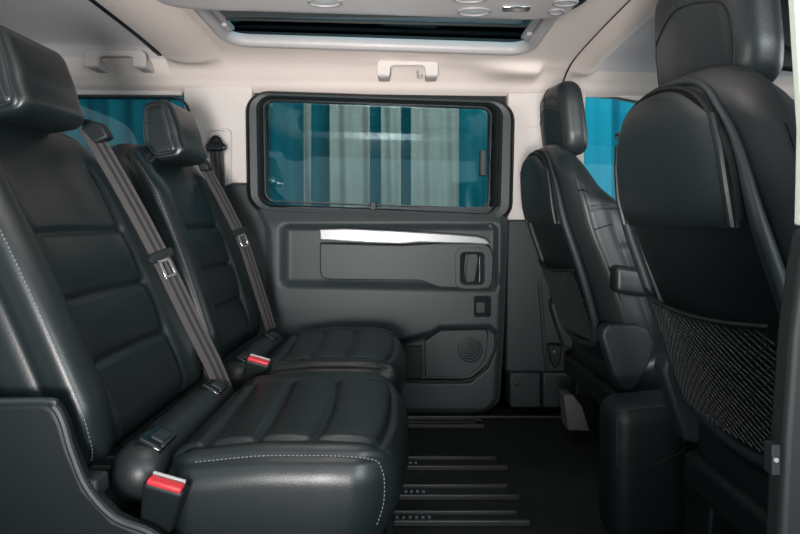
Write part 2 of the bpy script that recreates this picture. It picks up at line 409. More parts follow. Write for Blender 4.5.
def disc(mb, c, r, d, n=20, mi=0):
    V = [(c[0], c[1]-d, c[2])]
    for rr_, dd in ((r*.75, d), (r, d*.6), (r, -d)):
        V += [(c[0]+rr_*math.cos(2*math.pi*k/n), c[1]-dd, c[2]+rr_*math.sin(2*math.pi*k/n)) for k in range(n)]
    Fc = [(0, 1+k, 1+(k+1) % n) for k in range(n)]
    for q in range(2): Fc += [(1+q*n+k, 1+(q+1)*n+k, 1+(q+1)*n+(k+1) % n, 1+q*n+(k+1) % n) for k in range(n)]
    return mb.add(V, Fc, mi)
mb = MB(); disc(mb, P(491, 226, 1.868), .009, .003); obj('screw_cap', mb, 'plastic', door)
mb = MB(); disc(mb, P(516.5, 383, 1.858), .009, .004); s1 = obj('screw_cap', mb, 'plastic', bpy.data.objects['trim_4'])
mb = MB(); box(mb, P(516.5, 383, 1.8525), (.010, .003, .003)); obj('screw_slot', mb, 'rail', s1)

mb = MB(); slab(mb, px([(488, 92), (520, 92), (520, 430), (488, 430)], 1.965), 1.965, 1.985); slab(mb, px([(246, 228), (640, 228), (640, 440), (246, 440)], 1.95), 1.965, 1.985); slab(mb, px([(232, 92), (268, 92), (268, 240), (232, 240)], 1.965), 1.965, 1.985); struct('trim_7', mb, 'dark')
# near door pillar at the right edge of the view
mb = MB(); slab(mb, px([(797, 226), (799, 130), (795, 0), (791, -60), (1000, -60), (1000, 226)], .46), .45, .46); slab(mb, px([(791, 228), (800, 228), (1000, 228), (1000, 640), (757, 640), (763, 534), (768, 430), (775, 330), (784, 262)], .44), .42, .44)
pl = struct('wall_left', mb, ['rubber'], bevel=.006, seg=3)
mb = MB(); slab(mb, px([(797, 226), (799, 130), (791, 0), (788, -60), (1000, -60), (1000, 226)], .445), .44, .4495); obj('door_seal', mb, 'paint', pl, bevel=.002, label='pale green painted edge')
mb = MB(); slab(mb, px(rrect(772, 781, 445, 476, 1.5, 3), .415), .415, .425); q_ = obj('door_latch', mb, 'rubber', pl, bevel=.001)
mb = MB(); disc(mb, P(776, 460, .413), .0018, .001); obj('latch_screw', mb, 'silver', q_)

# rear and front ends of the cabin, outside ground and hanging cloth
mb = MB(); box(mb, (-1.72, 1.06, .45), (.04, 1.8, .82)); struct('wall_back', mb, 'plastic', bevel=.01)
mb = MB(); box(mb, (1.72, 1.06, .40), (.04, 1.8, .72)); struct('wall_front', mb, 'dark', bevel=.01)
mb = MB(); grid(mb, lambda u, v: (u, v, -.35), np.linspace(-9, 9, 3), np.linspace(-8, 9, 3)); struct('ground', mb, 'ground')
mb = MB(); grid(mb, lambda u, v: (u, 4.3+.03*math.sin(u*23)+.02*math.sin(u*41+1), v), np.linspace(-4, 1.15, 200), (-.34, 2.6), flip=False); struct('wall_outside_1', mb, 'teal')
mb = MB(); grid(mb, lambda u, v: (u, 4.3+.03*math.sin(u*23)+.02*math.sin(u*41+1), v), np.linspace(1.15, 5, 160), (-.34, 2.6)); struct('wall_outside_2', mb, 'cyan')
for k, (a, b_, lab) in enumerate(((330, 370, 'leftmost of the three broad beige cloth strips seen through the sliding door window'), (381, 401, 'middle and narrowest of the three beige cloth strips seen through the sliding door window'), (411, 459, 'rightmost and widest of the three beige cloth strips seen through the sliding door window'), (303, 311, 'thin pale cloth strip left of the beige strips outside the sliding door window'))):
    x0, x1 = (a-400)*4.1/F, (b_-400)*4.1/F
    mb = MB(); cf = lambda u, v, dy=0: (u, 4.1+dy+.022*math.sin(u*38+k)+.010*math.sin(u*71+v*2), v)
    us_ = np.linspace(x0, x1, 40); vs_ = np.linspace(-.34, 2.2, 14)
    grid(mb, cf, us_, vs_); grid(mb, lambda u, v: cf(u, v, .012), us_, vs_, flip=True)
    tag(obj('hanging_cloth', mb, 'cloth', loc=(x0, 4.1, -.34)), lab, 'curtain', 'pale cloth strips outside the van')

# ================================================================ THINGS ON THE CEILING AND PILLARS
def grab(x0, x1, y, lab):
    root = thing('grab_handle', P((x0+x1)/2, y, 1.835), lab, 'grab handle', 'grab handles')
    w_ = (x1-x0); Y = 1.792; h0 = y-8; z = lambda a, b, Yd=Y: P(a, b, Yd)
    outer = [(x0, h0+17), (x0, h0+4), (x0+4, h0), (x1-4, h0), (x1, h0+4), (x1, h0+17), (x1-13, h0+17), (x1-13.5, h0+8), (x1-17, h0+6.5), (x0+17, h0+6.5), (x0+13.5, h0+8), (x0+13, h0+17)]
    mb = MB(); slab(mb, px(outer, Y), Y-.010, Y+.006); g = obj('grip', mb, 'beige', root, bevel=.005, seg=3)
    for q in (x0+6.5, x1-6.5): obj('mounting_foot', slab(MB(), px(rrect(q-6, q+6, h0+7, h0+17.5, 2, 3), Y), Y, 1.855), 'beige', root, bevel=.003)
    return root
grab(86, 147, 58.5, 'beige grab handle above the rear quarter window, left of the two')
g = grab(377, 438, 67.5, 'beige grab handle above the sliding door window, with a small coat hook')
mb = MB(); tube(mb, cr([P(417, 71, 1.80), P(417, 77, 1.795), P(420, 78, 1.79), P(421, 75, 1.79)], 4), .003, 6); obj('coat_hook', mb, 'pale', g)

con = thing('overhead_console', (-.075, 1.04, 1.12), 'long pale overhead console with lamps and rounded ends hanging from the ceiling', 'console')
def cwarp(p):
    t = np.abs(p[:, 0])/.425
    p[:, 1] *= 1-.22*sm(.78, 1, t); p[:, 2] -= 0.030*p[:, 0]; return p
cp = Pad((.425, .135, .045), .035, (-.075, 1.04, 1.165), warp=cwarp, step=.012); obj('console_body', cp.mesh(), 'pale', con, smooth=180)
e = MB(); pth = [cp.pts(np.array([[x, .135, -.022]]), .001)[0] for x in np.linspace(-.40, .40, 50)]; tube(e, pth, .002, 5); obj('edge_line', e, 'dark', con)
def lamp(name, X, Yv, rx, ry, dz=0):
    z = 1.119-.030*(X+.075)+dz; mb = MB(); n = 28
    tube(mb, [(X+rx*math.cos(a), Yv+ry*math.sin(a), z) for a in np.linspace(0, 2*math.pi, n, endpoint=False)], .003, 6, closed=True); o = obj(name, mb, 'lring', con)
    mb = MB(); V = [(X, Yv, z-.003)]+[(X+rx*math.cos(a), Yv+ry*math.sin(a), z+.001) for a in np.linspace(0, 2*math.pi, n, endpoint=False)]
    mb.add(V, [(0, 1+(k+1) % n, 1+k) for k in range(n)]); obj('lens', mb, 'lens', o); return o
lamp('reading_lamp', .147, 1.108, .032, .020); lamp('reading_lamp', -.145, 1.082, .032, .020)
lamp('button', .305, 1.095, .014, .012); lamp('air_nozzle', .31, 1.05, .022, .014); lamp('air_nozzle', .13, 1.045, .03, .015)
mb = MB(); box(mb, (.225, 1.085, 1.110), (.055, .022, .006)); obj('switch_plate', mb, 'chrome', con, bevel=.002)
mb = MB(); slab(mb, [(-.02, 0), (.0, 0)], 0, 1) if False else None
tube(mb, cr([(.36, 1.00, 1.135), (.345, 1.10, 1.13), (.30, 1.165, 1.135), (.18, 1.185, 1.145)], 8), .012, 8); obj('end_shade_bar', mb, 'dark', con)  # dark bar in place of the shade under the console's right end

vis = thing('sun_visor', P(775, 40, 1.3), 'dark folded visor high at the right edge behind the near headrest', 'sun visor')
vp = Pad((.17, .012, .085), .012, P(800, 36, 1.3), warp=lambda p: p+np.c_[p[:, 0]*0, p[:, 0]*.0, -p[:, 0]*.12], step=.02); obj('visor_panel', vp.mesh(), 'dark', vis, smooth=180)
mb = MB(); tube(mb, cr([P(777, 40, 1.285), P(784, 44, 1.28), P(795, 50, 1.28), P(800, 54, 1.285)], 5), .004, 6); obj('visor_clip', mb, 'plastic', vis)

# ================================================================ REAR SEATS
def ribbon(mb, pts, nrm, w, stripes=5, th=.0012):
    pts = cr(pts, 10); nrm = np.array(nrm, float); n = len(pts)
    T = np.gradient(pts, axis=0); T /= np.linalg.norm(T, axis=1, keepdims=True)
    S = np.cross(T, nrm); S /= np.linalg.norm(S, axis=1, keepdims=True); N = np.cross(S, T)
    cuts = np.linspace(-.5, .5, stripes*2+1)
    for side in (1, -1):
        for k in range(len(cuts)-1):
            V = []; 
            for i in range(n):
                for c in (cuts[k], cuts[k+1]): V.append(pts[i]+S[i]*c*w+N[i]*th*side)
            mb.add(V, [(2*i, 2*i+1, 2*i+3, 2*i+2) if side > 0 else (2*i, 2*i+2, 2*i+3, 2*i+1) for i in range(n-1)], k % 2 if side > 0 and 0 < k < len(cuts)-2 else 0)
    return mb, S, N, pts

def rear_seat(Yc, lean, lab):
    X0, Z0 = -.430, .345
    root = thing('rear_seat', (-.25, Yc, FL), lab, 'car seat', 'black leather rear passenger seats')
    # cushion
    GX = (-.125, -.045, .045)
    def cdisp(p, n):
        x, y = p[:, 0], p[:, 1]; topm = sm(.4, .8, n[:, 2]); y = y+.028; inp = sm(.158, .146, np.abs(y))*sm(.150, .138, x)
        d = np.zeros(len(p))
        for g in GX: d -= .0095*gs(x-g+.04*y, .005)*inp*topm
        for a, b in zip((-.205,)+GX, GX+(.145,)):
            t = np.clip((x+.04*y-a)/(b-a), 0, 1); d += .0035*np.sin(np.pi*t)*inp*topm
        d -= .005*gs(np.abs(y)-.155, .004)*sm(.160, .148, x)*topm
        d -= .006*gs(x-.152, .005)*sm(.160, .150, np.abs(y))*topm
        y = p[:, 1]; d += .004*gs(np.abs(y)-.195, .03)*topm
        # edge seam groove
        e = np.minimum(np.abs(n[:, 2]-.70), 1)
        d -= .003*gs(e, .09)*sm(.3, .6, np.abs(n[:, 1]))
        d += .004*sm(.6, 1, np.abs(n[:, 1]))*np.cos(p[:, 2]/.09*1.3)
        return d
    def cwp(p):
        x, y, z = p[:, 0].copy(), p[:, 1].copy(), p[:, 2].copy()
        t = (x+.18)/.36
        p[:, 0] = x-.035*(np.abs(y)/.22)**3*sm(0, 1, t)-.030*sm(.02, -.085, z)*sm(.5, 1, t)
        p[:, 2] = z-.008*sm(.7, 1.05, t)-.012*sm(.5, 0, t)
        p[:, 1] = y*(1-.03*sm(.7, 1, t))
        return p
    cu = Pad((.180, .220, .088), .052, (-.165, Yc, .290), cdisp, cwp, .0062); cm = obj('cushion', cu.mesh(), 'leather', root, smooth=180)
    for sy in (-1, 1):
        st = MB(); q = lerp_path([(-.13, sy*.22, .088), (.12, sy*.22, .088), (.175, sy*.215, .083), (.18, sy*.21, .05), (.18, sy*.21, -.03)], 90)
        pth = cu.pts(q, .0012); pth = np.array([pth[max(0, i-2):i+3].mean(0) for i in range(len(pth))])
        stitches(st, pth, .0009, .0034, .0026); obj('cushion_stitching', st, 'stitch', cm, label='pale grey stitching')
    # rear roll with anchor pockets
    ro = Pad((.044, .205, .046), .043, (-.388, Yc+.0, .322), step=.012); rl = obj('rear_bolster', ro.mesh(), 'leather2', root, smooth=180)
    for yy in (Yc-.145, Yc+.125):
        ang = math.radians(28); R = np.array([[math.cos(ang), 0, math.sin(ang)], [0, 1, 0], [-math.sin(ang), 0, math.cos(ang)]])
        mb = MB(); cc = np.array((-.375, yy, .360)); box(mb, cc, (.040, .060, .020), rot=R); ip = obj('anchor_pocket', mb, 'gloss', rl, bevel=.004, seg=3)
        mb = MB(); box(mb, cc+R@np.array((.004, 0, .012)), (.020, .034, .004), rot=R); box(mb, cc+R@np.array((.017, 0, .012)), (.005, .05, .005), rot=R); obj('anchor_symbol', mb, 'plastic', ip, bevel=.001)
    # backrest
    th = math.atan(lean); u = np.array([-math.sin(th), 0, math.cos(th)]); f = np.array([math.cos(th), 0, math.sin(th)])
    L = (.905-Z0)/math.cos(th)/2; yv = np.array([0, 1., 0])
    k0 = L*2/.58
    GZ = [(.130*k0-L, 1), (.233*k0-L, 1), (.343*k0-L, 1.15)]
    def bdisp(p, n):
        y, z = p[:, 1], p[:, 2]; fr = sm(.4, .85, n[:, 0]); pw = .128+.02*(z+L)/(2*L)
        inp = sm(pw+.004, pw-.006, np.abs(y)); d = np.zeros(len(p))
        for g, k in GZ: d -= .0095*gs(z-g+.003*(y/.13)**2, .0045)*inp*fr
        zs = [-L]+[g for g, k in GZ]
        for a, b in zip(zs[:-1], zs[1:]):
            t = np.clip((z-a)/(b-a), 0, 1); d += .005*np.sin(np.pi*t)*inp*fr
        d -= .007*gs(np.abs(y)-pw, .0055)*sm(L*.72, L*.6, z)*fr
        d += (.036*gs(np.abs(y)-.188, .042))*sm(L*.95, L*.45, z)*(.4+.6*sm(-L, -L*.7, z))*fr
        e = np.abs(n[:, 0]-.70)
        d -= .003*gs(e, .09)*sm(.3, .6, np.abs(n[:, 1]))
        return d
    def bwp(p):
        x, y, z = p[:, 0].copy(), p[:, 1].copy(), p[:, 2].copy(); t = (z+L)/(2*L)
        y2 = y*(1-.07*sm(.7, 1.04, t)**1.3); z2 = z-.018*(np.abs(y)/.22)**2.5*sm(.6, 1, t)
        x2 = x+.012*np.sin(np.pi*t)-.035*sm(.75, 1.0, t)*0
        x2 = np.where(x < 0, x2*(1-.35*sm(.5, 1, t)), x2)
        return x2[:, None]*f+y2[:, None]*yv+z2[:, None]*u
    bc = np.array((X0, Yc, Z0))+u*L-f*.055
    bk = Pad((.055, .222, L), .045, bc, bdisp, bwp, .0055); bo = obj('backrest', bk.mesh(), 'leather', root, smooth=180)
    for sy in (-1, 1):
        st = MB(); q = lerp_path([(.055, sy*.208, -L*.97), (.055, sy*.208, L*.80)], 90); pth = bk.pts(q, .0012); stitches(st, pth, .0010, .0038, .0028); obj('backrest_stitching', st, 'stitch', bo, label='pale grey stitching')
    # head restraint
    hz = .079; hc = np.array((X0, Yc, Z0))+u*(2*L-.01)+f*.008; hc[2] = .946 if lean > .4 else .928; hc[0] = -.674 if lean > .4 else -.607
    t2 = math.radians(9); u2 = np.array([-math.sin(t2), 0, math.cos(t2)]); f2 = np.array([math.cos(t2), 0, math.sin(t2)])
    def hdisp(p, n):
        e = np.abs(np.abs(n[:, 1])-.80); return -.0035*gs(e, .10)+.004*gs(p[:, 1], .1)*sm(.5, 1, n[:, 0])
    def hwp(p):
        x, y, z = p[:, 0], p[:, 1], p[:, 2]; t = (z+hz)/(2*hz)
        y2 = y*(1-.06*t); x2 = x*(1-.28*sm(.4, 1, t))+.010*sm(.4, 0, t)
        return x2[:, None]*f2+y2[:, None]*yv+z[:, None]*u2
    hp = Pad((.048, .100, hz), .030, hc, hdisp, hwp, .007); ho = obj('headrest', hp.mesh(), 'leather', root, smooth=180)
    for sy in (-1, 1):
        pp = MB(); o2 = rrect(-.036, .036, -hz+.013, hz-.013, .025, 6); q = [(a, sy*.100, b) for a, b in o2]; tube(pp, hp.pts(q, -.0005), .0028, 6, closed=True)
        q = lerp_path([(-.036, sy*.100, .02), (.01, sy*.100, .02), (.02, sy*.100, .0), (.02, sy*.100, -hz+.02)], 30); tube(pp, hp.pts(q, -.0005), .0020, 5); obj('piping', pp, 'leather2', ho)
    for sy in (-.05, .05): obj('headrest_post', tube(MB(), [hc+yv*sy-u2*.06-f2*.03, hc+yv*sy-u2*.13-f2*.05], .006, 8), 'chrome', root)
    # side shield, recliner knob, base
    sh = [(-.64, .456), (-.474, .460), (-.458, .452), (-.447, .432), (-.436, .395), (-.415, .345), (-.378, .305), (-.330, .285), (-.290, .25), (-.285, .17), (-.62, .17)]
    mb = MB(); slab(mb, sh, Yc-.262, Yc-.238); ss = obj('side_shield', mb, 'dark', root, bevel=.010, seg=4, smooth=60)
    mb = MB(); tube(mb, cr([(x, Yc-.262, z) for x, z in sh[:9]], 5), .005, 8); obj('shield_rim', mb, 'plastic', ss)
    mb = MB(); slab(mb, rrect(-.436, -.405, .326, .352, .004, 3), Yc-.258, Yc-.225); obj('recliner_knob', mb, 'plastic', root, bevel=.004, seg=3)
    mb = MB(); box(mb, (-.19, Yc, .185), (.36, .36, .05)); box(mb, (-.42, Yc, .215), (.16, .40, .08))
    obj('seat_pan', mb, 'dark', root, bevel=.01)
    for sx in (-.09, -.42):
        for sy in (-.16, .16):
            mb = MB(); slab(mb, [(sx-.05, .17), (sx+.05, .17), (sx+.03, FL+.0125), (sx-.03, FL+.0125)], Yc+sy-.015, Yc+sy+.015); obj('leg', mb, 'dark', root, bevel=.004)
    return root, u, f

seatA, uA, fA = rear_seat(1.005, .48, 'near black leather rear seat in the left foreground, cut off by the frame')
seatB, uB, fB = rear_seat(1.500, .37, 'far black leather rear seat beside the sliding door, behind the nearer one')

def buckle(Yc, lab, dz=0.0):
    root = thing('belt_buckle', (-.318, Yc-.232, .28), lab, 'belt buckle', 'seat belt buckles with red buttons')
    a = math.radians(16); R = np.array([[math.cos(a), 0, math.sin(a)], [0, 1, 0], [-math.sin(a), 0, math.cos(a)]])
    R = R@np.array([[1, 0, 0], [0, math.cos(.25), -math.sin(.25)], [0, math.sin(.25), math.cos(.25)]])
    c = np.array((-.325, Yc-.238, .312+dz))
    hh = Pad((.026, .013, .036), .007, (0, 0, 0), warp=lambda p: (p*np.c_[1+.12*p[:, 2]/.036, np.ones(len(p)), np.ones(len(p))])@R.T+c, step=.005); obj('buckle_body', hh.mesh(), 'dark', root, smooth=180)
    mb = MB(); box(mb, c+R@np.array((0, -.004, .034)), (.048, .014, .012), rot=R); rb = obj('release_button', mb, 'red', root, bevel=.003, seg=3, label='red release button')
    mb = MB(); box(mb, c+R@np.array((0, .006, .037)), (.046, .004, .008), rot=R); obj('slot_edge', mb, 'pale', root, bevel=.001)
    mb = MB(); box(mb, c+R@np.array((0, -.001, -.055)), (.030, .006, .06), rot=R); obj('buckle_stalk', mb, 'dark', root, bevel=.002)
    return root
buckle(1.005, 'nearest seat belt buckle with red button beside the near rear seat cushion')
buckle(1.500, 'farther seat belt buckle with red button between the two rear seats', .042)

def belt(pts, wdt, lab, kf, grp='seat belts across the rear seats'):
    root = thing('seat_belt', pts[0], lab, 'seat belt', grp)
    mid = np.array(pts[len(pts)//2]); view = np.array([0, 0, EYE])-mid; view /= np.linalg.norm(view)
    nrm = view*.85+np.array([.55, 0, .2])
    mb = MB(); mb, S, N, pp = ribbon(mb, pts, nrm, wdt, 3); obj('webbing', mb, ['web1', 'web2'], root)
    i = int(len(pp)*kf); c = pp[i]; s_ = S[i]; n_ = N[i] if np.dot(N[i], view) > 0 else -N[i]; t_ = pp[i+1]-pp[i]; t_ /= np.linalg.norm(t_)
    R = np.stack([s_, n_, t_], 1)
    mb = MB(); tube(mb, [c+R@np.array((x, n, z)) for x, n, z in ((-.6*wdt, .004, -.006), (.6*wdt, .004, -.006), (.66*wdt, .004, .0), (.6*wdt, .004, .007), (-.6*wdt, .004, .007), (-.66*wdt, .004, 0))], .0045, 7, closed=True)
    box(mb, c+R@np.array((0, .006, 0)), (wdt*1.25, .008, .014), rot=R); tg = obj('tongue_grip', mb, 'dark', root, bevel=.002)
    mb = MB()
    for q in (-1, 1): box(mb, c+R@np.array((q*.010, .007, .027)), (.006, .002, .042), rot=R)
    for q in (.012, .046): box(mb, c+R@np.array((0, .007, q)), (.026, .002, .006), rot=R)
    obj('latch_plate', mb, 'chrome', tg, bevel=.0006, label='metal latch plate')
    return root
def on_back(px_, py_, Y, lift=0): x, y, z = P(px_, py_, Y); return (x+lift, y, z)
bA = belt([P(88, 128, 1.15), P(97, 142, 1.145), P(128, 196, 1.14), P(160, 256, 1.135), P(190, 318, 1.14), P(212, 362, 1.15), P(224, 390, 1.16)], .038, 'near seat belt running down the front of the near rear seat', .50)
mb = MB(); slab(mb, px([(83, 118), (104, 124), (112, 138), (94, 146), (84, 134)], 1.15), 1.138, 1.166); g = obj('belt_guide', mb, 'dark', bA, bevel=.006, seg=3)
bB = belt([P(203, 164, 1.66), P(212, 180, 1.655), P(229, 212, 1.65), P(243, 242, 1.65), P(257, 284, 1.655), P(271, 329, 1.67)], .034, 'far seat belt running down the front of the far rear seat', .53)
mb = MB(); slab(mb, px([(199, 158), (207, 160), (212, 170), (202, 172)], 1.66), 1.64, 1.68); obj('belt_guide', mb, 'dark', bB, bevel=.005, seg=3)
# pillar anchor with strap
an = thing('belt_anchor', P(216, 144, 1.88), 'black belt guide with short grey strap on the beige pillar', 'belt anchor')
mb = MB(); ring(mb, px(rrect(205, 232, 128, 186, 6, 5), 1.9), px(rrect(208, 229, 131, 183, 5, 5), 1.9), [(0, 1.905), (.3, 1.897), (.8, 1.898), (1, 1.905)]); obj('cover_rim', mb, 'beige', an)
mb = MB(); slab(mb, px([(206, 146), (209, 143), (212, 138), (214, 135.5), (218, 135.5), (221, 138), (224, 143), (227, 146), (226, 150), (222, 151.5), (211, 151.5), (207, 150)], 1.875), 1.862, 1.89); ag = obj('guide_loop', mb, 'gloss', an, bevel=.005, seg=3)
mb = MB(); disc(mb, P(216, 141, 1.862), .011, .006); obj('bolt_cap', mb, 'dark', ag)
mb = MB(); mb, *_ = ribbon(mb, [P(216, 149, 1.868), P(217, 165, 1.872), P(218, 178, 1.878), P(219, 192, 1.885)], (0, -1, 0), .044, 3); obj('webbing', mb, ['web1', 'web2'], an)

# ================================================================ FRONT SEATS
FZ = [.20, .36, .456, .57, .69, .83, .93, 1.1]; FX = [.570, .524, .494, .455, .403, .382, .378, .38]
def xb(z): return np.interp(z, np.array(FZ), np.array(FX))
zz = np.linspace(.15, 1.15, 200); xs = xb(zz); xs = np.convolve(np.pad(xs, 12, 'edge'), np.ones(25)/25, 'valid')
def xb(z): return np.interp(z, zz, xs)
def front_seat(Yc, lab):
    root = thing('front_seat', (.72, Yc, FL), lab, 'car seat', 'black leather front seats seen from behind')
    H = .335; zc_ = .575
    def wp(p):
        x, y, z = p[:, 0].copy(), p[:, 1].copy(), p[:, 2].copy(); t = (z+H)/(2*H)
        z2 = z-.078*(np.abs(y)/.228)**3.2*sm(.70, 1, t)-.38*np.clip(x+.02, 0, 1)*sm(.7, 1, t)
        y2 = y*(1-.06*sm(.72, 1.0, t)-.10*sm(.35, 0, t))
        x2 = x+.075
        x2 = x2*(1-.30*sm(.7, 1, t))
        # rounded back: the edges sit further forward than the middle
        rear = sm(.09, 0, x2); x2 = x2+rear*.030*(np.abs(y)/.228)**2.5
        return np.c_[x2+xb(z2+zc_), y2, z2]
    def dp_(p, n):
        x, y, z = p[:, 0], p[:, 1], p[:, 2]; d = np.zeros(len(p))
        fr = sm(.3, .8, n[:, 0]); d += .035*gs(np.abs(y)-.19, .04)*fr*sm(.3, .0, z)
        sd = sm(.5, .9, np.abs(n[:, 1]))
        d -= .005*gs(x+.018, .004)*sd; d -= .004*gs(z-.16-.1*x, .004)*sd*sm(-.02, -.01, x)
        d -= .004*gs(z-.05-.1*x, .004)*sd*sm(.03, .04, x)
        top = sm(.4, .8, n[:, 2]); d -= .004*gs(np.abs(y)-.075, .004)*top
        return d
    bk = Pad((.075, .228, H), .055, (0, Yc, zc_), dp_, wp, .0075); bo = obj('backrest', bk.mesh(), 'leather2', root, smooth=180)
    # helper giving points just behind the back surface: (y, z) -> world
    def bs(y, z, off=0.0):
        return tuple(bk.pts(np.array([[-.075, y, z-zc_]]), off)[0])
    # moulded shell plate over the lower back
    def plate(zs, ws, off, th, name, m, parent, bulge=0.0, step=24, topround=0):
        mb = MB(); V = []; rows = 40; cols = step
        edge = lambda t: (1-abs(t)**8)
        for sgn, o_ in ((0, off), (1, off-th)):
            for i in range(rows+1):
                z = zs[0]+(zs[-1]-zs[0])*i/rows
                w_ = np.interp(z, zs, ws)
                for j in range(cols+1):
                    t = -1+2*j/cols; ev = edge(t)*edge(-1+2*i/rows)
                    z_ = z-topround*(abs(t)**3)*(i/rows)**2
                    V.append(bs(t*w_, z_, (o_-(.012*(1-ev) if sgn == 0 else 0))+bulge*(1-t*t)*(1 if sgn == 0 else 0)))
        n1 = (rows+1)*(cols+1); Fc = []
        for i in range(rows):
            for j in range(cols):
                a = i*(cols+1)+j; Fc.append((a, a+cols+1, a+cols+2, a+1)); Fc.append((n1+a, n1+a+1, n1+a+cols+2, n1+a+cols+1))
        for i in range(rows):
            a = i*(cols+1); b = a+cols; Fc.append((a, n1+a, n1+a+cols+1, a+cols+1)); Fc.append((b, b+cols+1, n1+b+cols+1, n1+b))
        for j in range(cols):
            a = j; b = rows*(cols+1)+j; Fc.append((a, a+1, n1+a+1, n1+a)); Fc.append((b, n1+b, n1+b+1, b+1))
        mb.add(V, Fc); return obj(name, mb, m, parent, smooth=50)
    shell = plate([.30, .40, .60, .80, .87], [.15, .180, .203, .196, .160], .006, .014, 'back_shell', 'dark', root, topround=.05)  # dark colour carries the deep shadow below the tray
    tray = plate([.690, .73, .80, .876], [.154, .160, .159, .150], .026, .024, 'tray_table', 'shell', root, bulge=.006, topround=.032)
    mb = MB(); tube(mb, cr([bs(-.166, .70, .012), bs(-.170, .78, .012), bs(-.158, .83, .012), bs(-.11, .872, .012), bs(0, .888, .012), bs(.11, .872, .012), bs(.158, .83, .012), bs(.170, .78, .012), bs(.166, .70, .012)], 8), .004, 6)
    obj('tray_rim', mb, 'rubber', tray)
    for sy in (-1, 1): obj('tray_edge', tube(MB(), [bs(sy*.161, .692, .020), bs(sy*.165, .74, .020), bs(sy*.164, .80, .019), bs(sy*.155, .848, .017)], .005, 8), 'shell', tray)
    mb = MB(); cx_, cy_, cz_ = bs(.115, .852, .014); box(mb, (cx_, cy_, cz_), (.014, .045, .010)); obj('release_tab', mb, 'gloss', tray, bevel=.003)
    # rim of the lower recess: raised U-shaped edge
    rim = [bs(.178, .80, .008), bs(.186, .70, .012), bs(.186, .60, .016), bs(.180, .50, .018), bs(.168, .42, .018), bs(.12, .375, .016), bs(0, .360, .014), bs(-.12, .375, .016), bs(-.168, .42, .018), bs(-.180, .50, .018), bs(-.186, .60, .016), bs(-.186, .70, .012), bs(-.178, .80, .008), bs(-.160, .852, .006), bs(-.11, .890, .004), bs(0, .905, .004), bs(.11, .890, .004), bs(.160, .852, .006)]
    mb = MB(); rp = cr(rim, 8, closed=True); tube(mb, rp, [.0045+.0055*float(sm(.84, .66, p[2])) for p in rp], 10, closed=True)
    obj('shell_rim', mb, 'plastic', shell)
    # net pocket
    mb = MB(); zlo, zhi, W = .388, .572, .168; k = .0125; sl = .75
    def npnt(y, z): return bs(y, z, .026+.008*(1-(y/W)**2))
    def zt(y): return zhi-.012*(1-(y/W)**2)
    for sg in (-1, 1):
        c0 = -W-.4
        while c0 < W+.4:
            seg = []
            for t in np.linspace(0, 1, 26):
                z = zlo+(zhi-zlo)*t; y = c0+sg*(z-zlo)/sl+.0015*math.sin(t*40)
                if abs(y) <= W and z <= zt(y): seg.append(npnt(y, z))
            if len(seg) > 1: tube(mb, seg, .0013, 4)
            c0 += k*1.25
    nt_ = obj('net_pocket', mb, 'net', root, label='stretch net pocket')
    mb = MB(); tube(mb, [npnt(y, zt(y)) for y in np.linspace(-W, W, 30)], .004, 6); obj('elastic_edge', mb, 'dark', nt_)
    # headrest
    hz = .100; hc = np.array((.456, Yc, .975))
    def hd_(p, n):
        y, z = p[:, 1], p[:, 2]; re = sm(.2, .7, -n[:, 0])
        ar = np.maximum(np.abs(y)/.100, (z+.02)/.065)
        rr_ = (np.abs(y/.098)**4+np.clip((z+.04)/.100, 0, 9)**4)**.25
        d = .006*gs(y, .06)*re-.0015*gs(rr_-1, .04)*re
        return d
    def hw_(p):
        x, y, z = p[:, 0].copy(), p[:, 1].copy(), p[:, 2].copy(); t = (z+hz)/(2*hz)
        y2 = y*(1-.10*sm(.3, 0, t)-.05*sm(.7, 1, t)); x2 = x*(1-.15*sm(.5, 1, t))+.010*(np.abs(y)/.125)**2-.02*(t-.5)
        return np.c_[x2, y2, z]
    hp = Pad((.036, .122, hz), .031, hc, hd_, hw_, .0065); ho = obj('headrest', hp.mesh(), 'leather2', root, smooth=180)
    q = cr([(-.036, .106, -.094), (-.036, .106, -.03), (-.036, .100, .002), (-.036, .075, .022), (-.036, .0, .038), (-.036, -.075, .022), (-.036, -.100, .002), (-.036, -.106, -.03), (-.036, -.106, -.094)], 8)
    obj('headrest_seam', tube(MB(), hp.pts(q, -.0002), .0020, 5), 'rubber', ho)
    q = lerp_path([(-.036, 0, .038), (-.036, 0, .10), (.02, 0, .10)], 24); obj('headrest_seam', tube(MB(), hp.pts(q, -.0002), .0014, 5), 'rubber', ho)
    for sy in (-1, 1):
        for a, b in (((-.046, .30), (-.046, -.25)), ((-.046, .235), (.01, .250)), ((-.02, .10), (.04, .115))):
            q = lerp_path([(a[0], sy*.228, a[1]), (b[0], sy*.228, b[1])], 30); obj('side_seam', tube(MB(), bk.pts(q, -.0002), .0019, 5), 'rubber', bo)
    for sy in (-.055, .055): obj('headrest_post', tube(MB(), [(.475, Yc+sy, .92), (.475, Yc+sy, .86)], .007, 8), 'chrome', root)
    # recliner covers and armrest stub
    for sy, nm in ((-1, 'recliner_cover'), (1, 'recliner_cover')):
        y0 = Yc+sy*.225-.022; poly = [(.487, .42), (.492, .437), (.505, .447), (.575, .447), (.600, .435), (.615, .405), (.610, .365), (.580, .305), (.555, .283), (.530, .288), (.505, .36)]
        mb = MB(); slab(mb, poly, y0, y0+.044); obj(nm, mb, 'plastic', root, bevel=.009, seg=4, smooth=60)
    ap = Pad((.040, .028, .034), .014, (.555, Yc-.236, .553), warp=lambda p: p+np.c_[np.zeros(len(p)), np.zeros(len(p)), -p[:, 0]*.15], step=.01); ar_ = obj('armrest_stub', ap.mesh(), 'leather2', root, smooth=180)
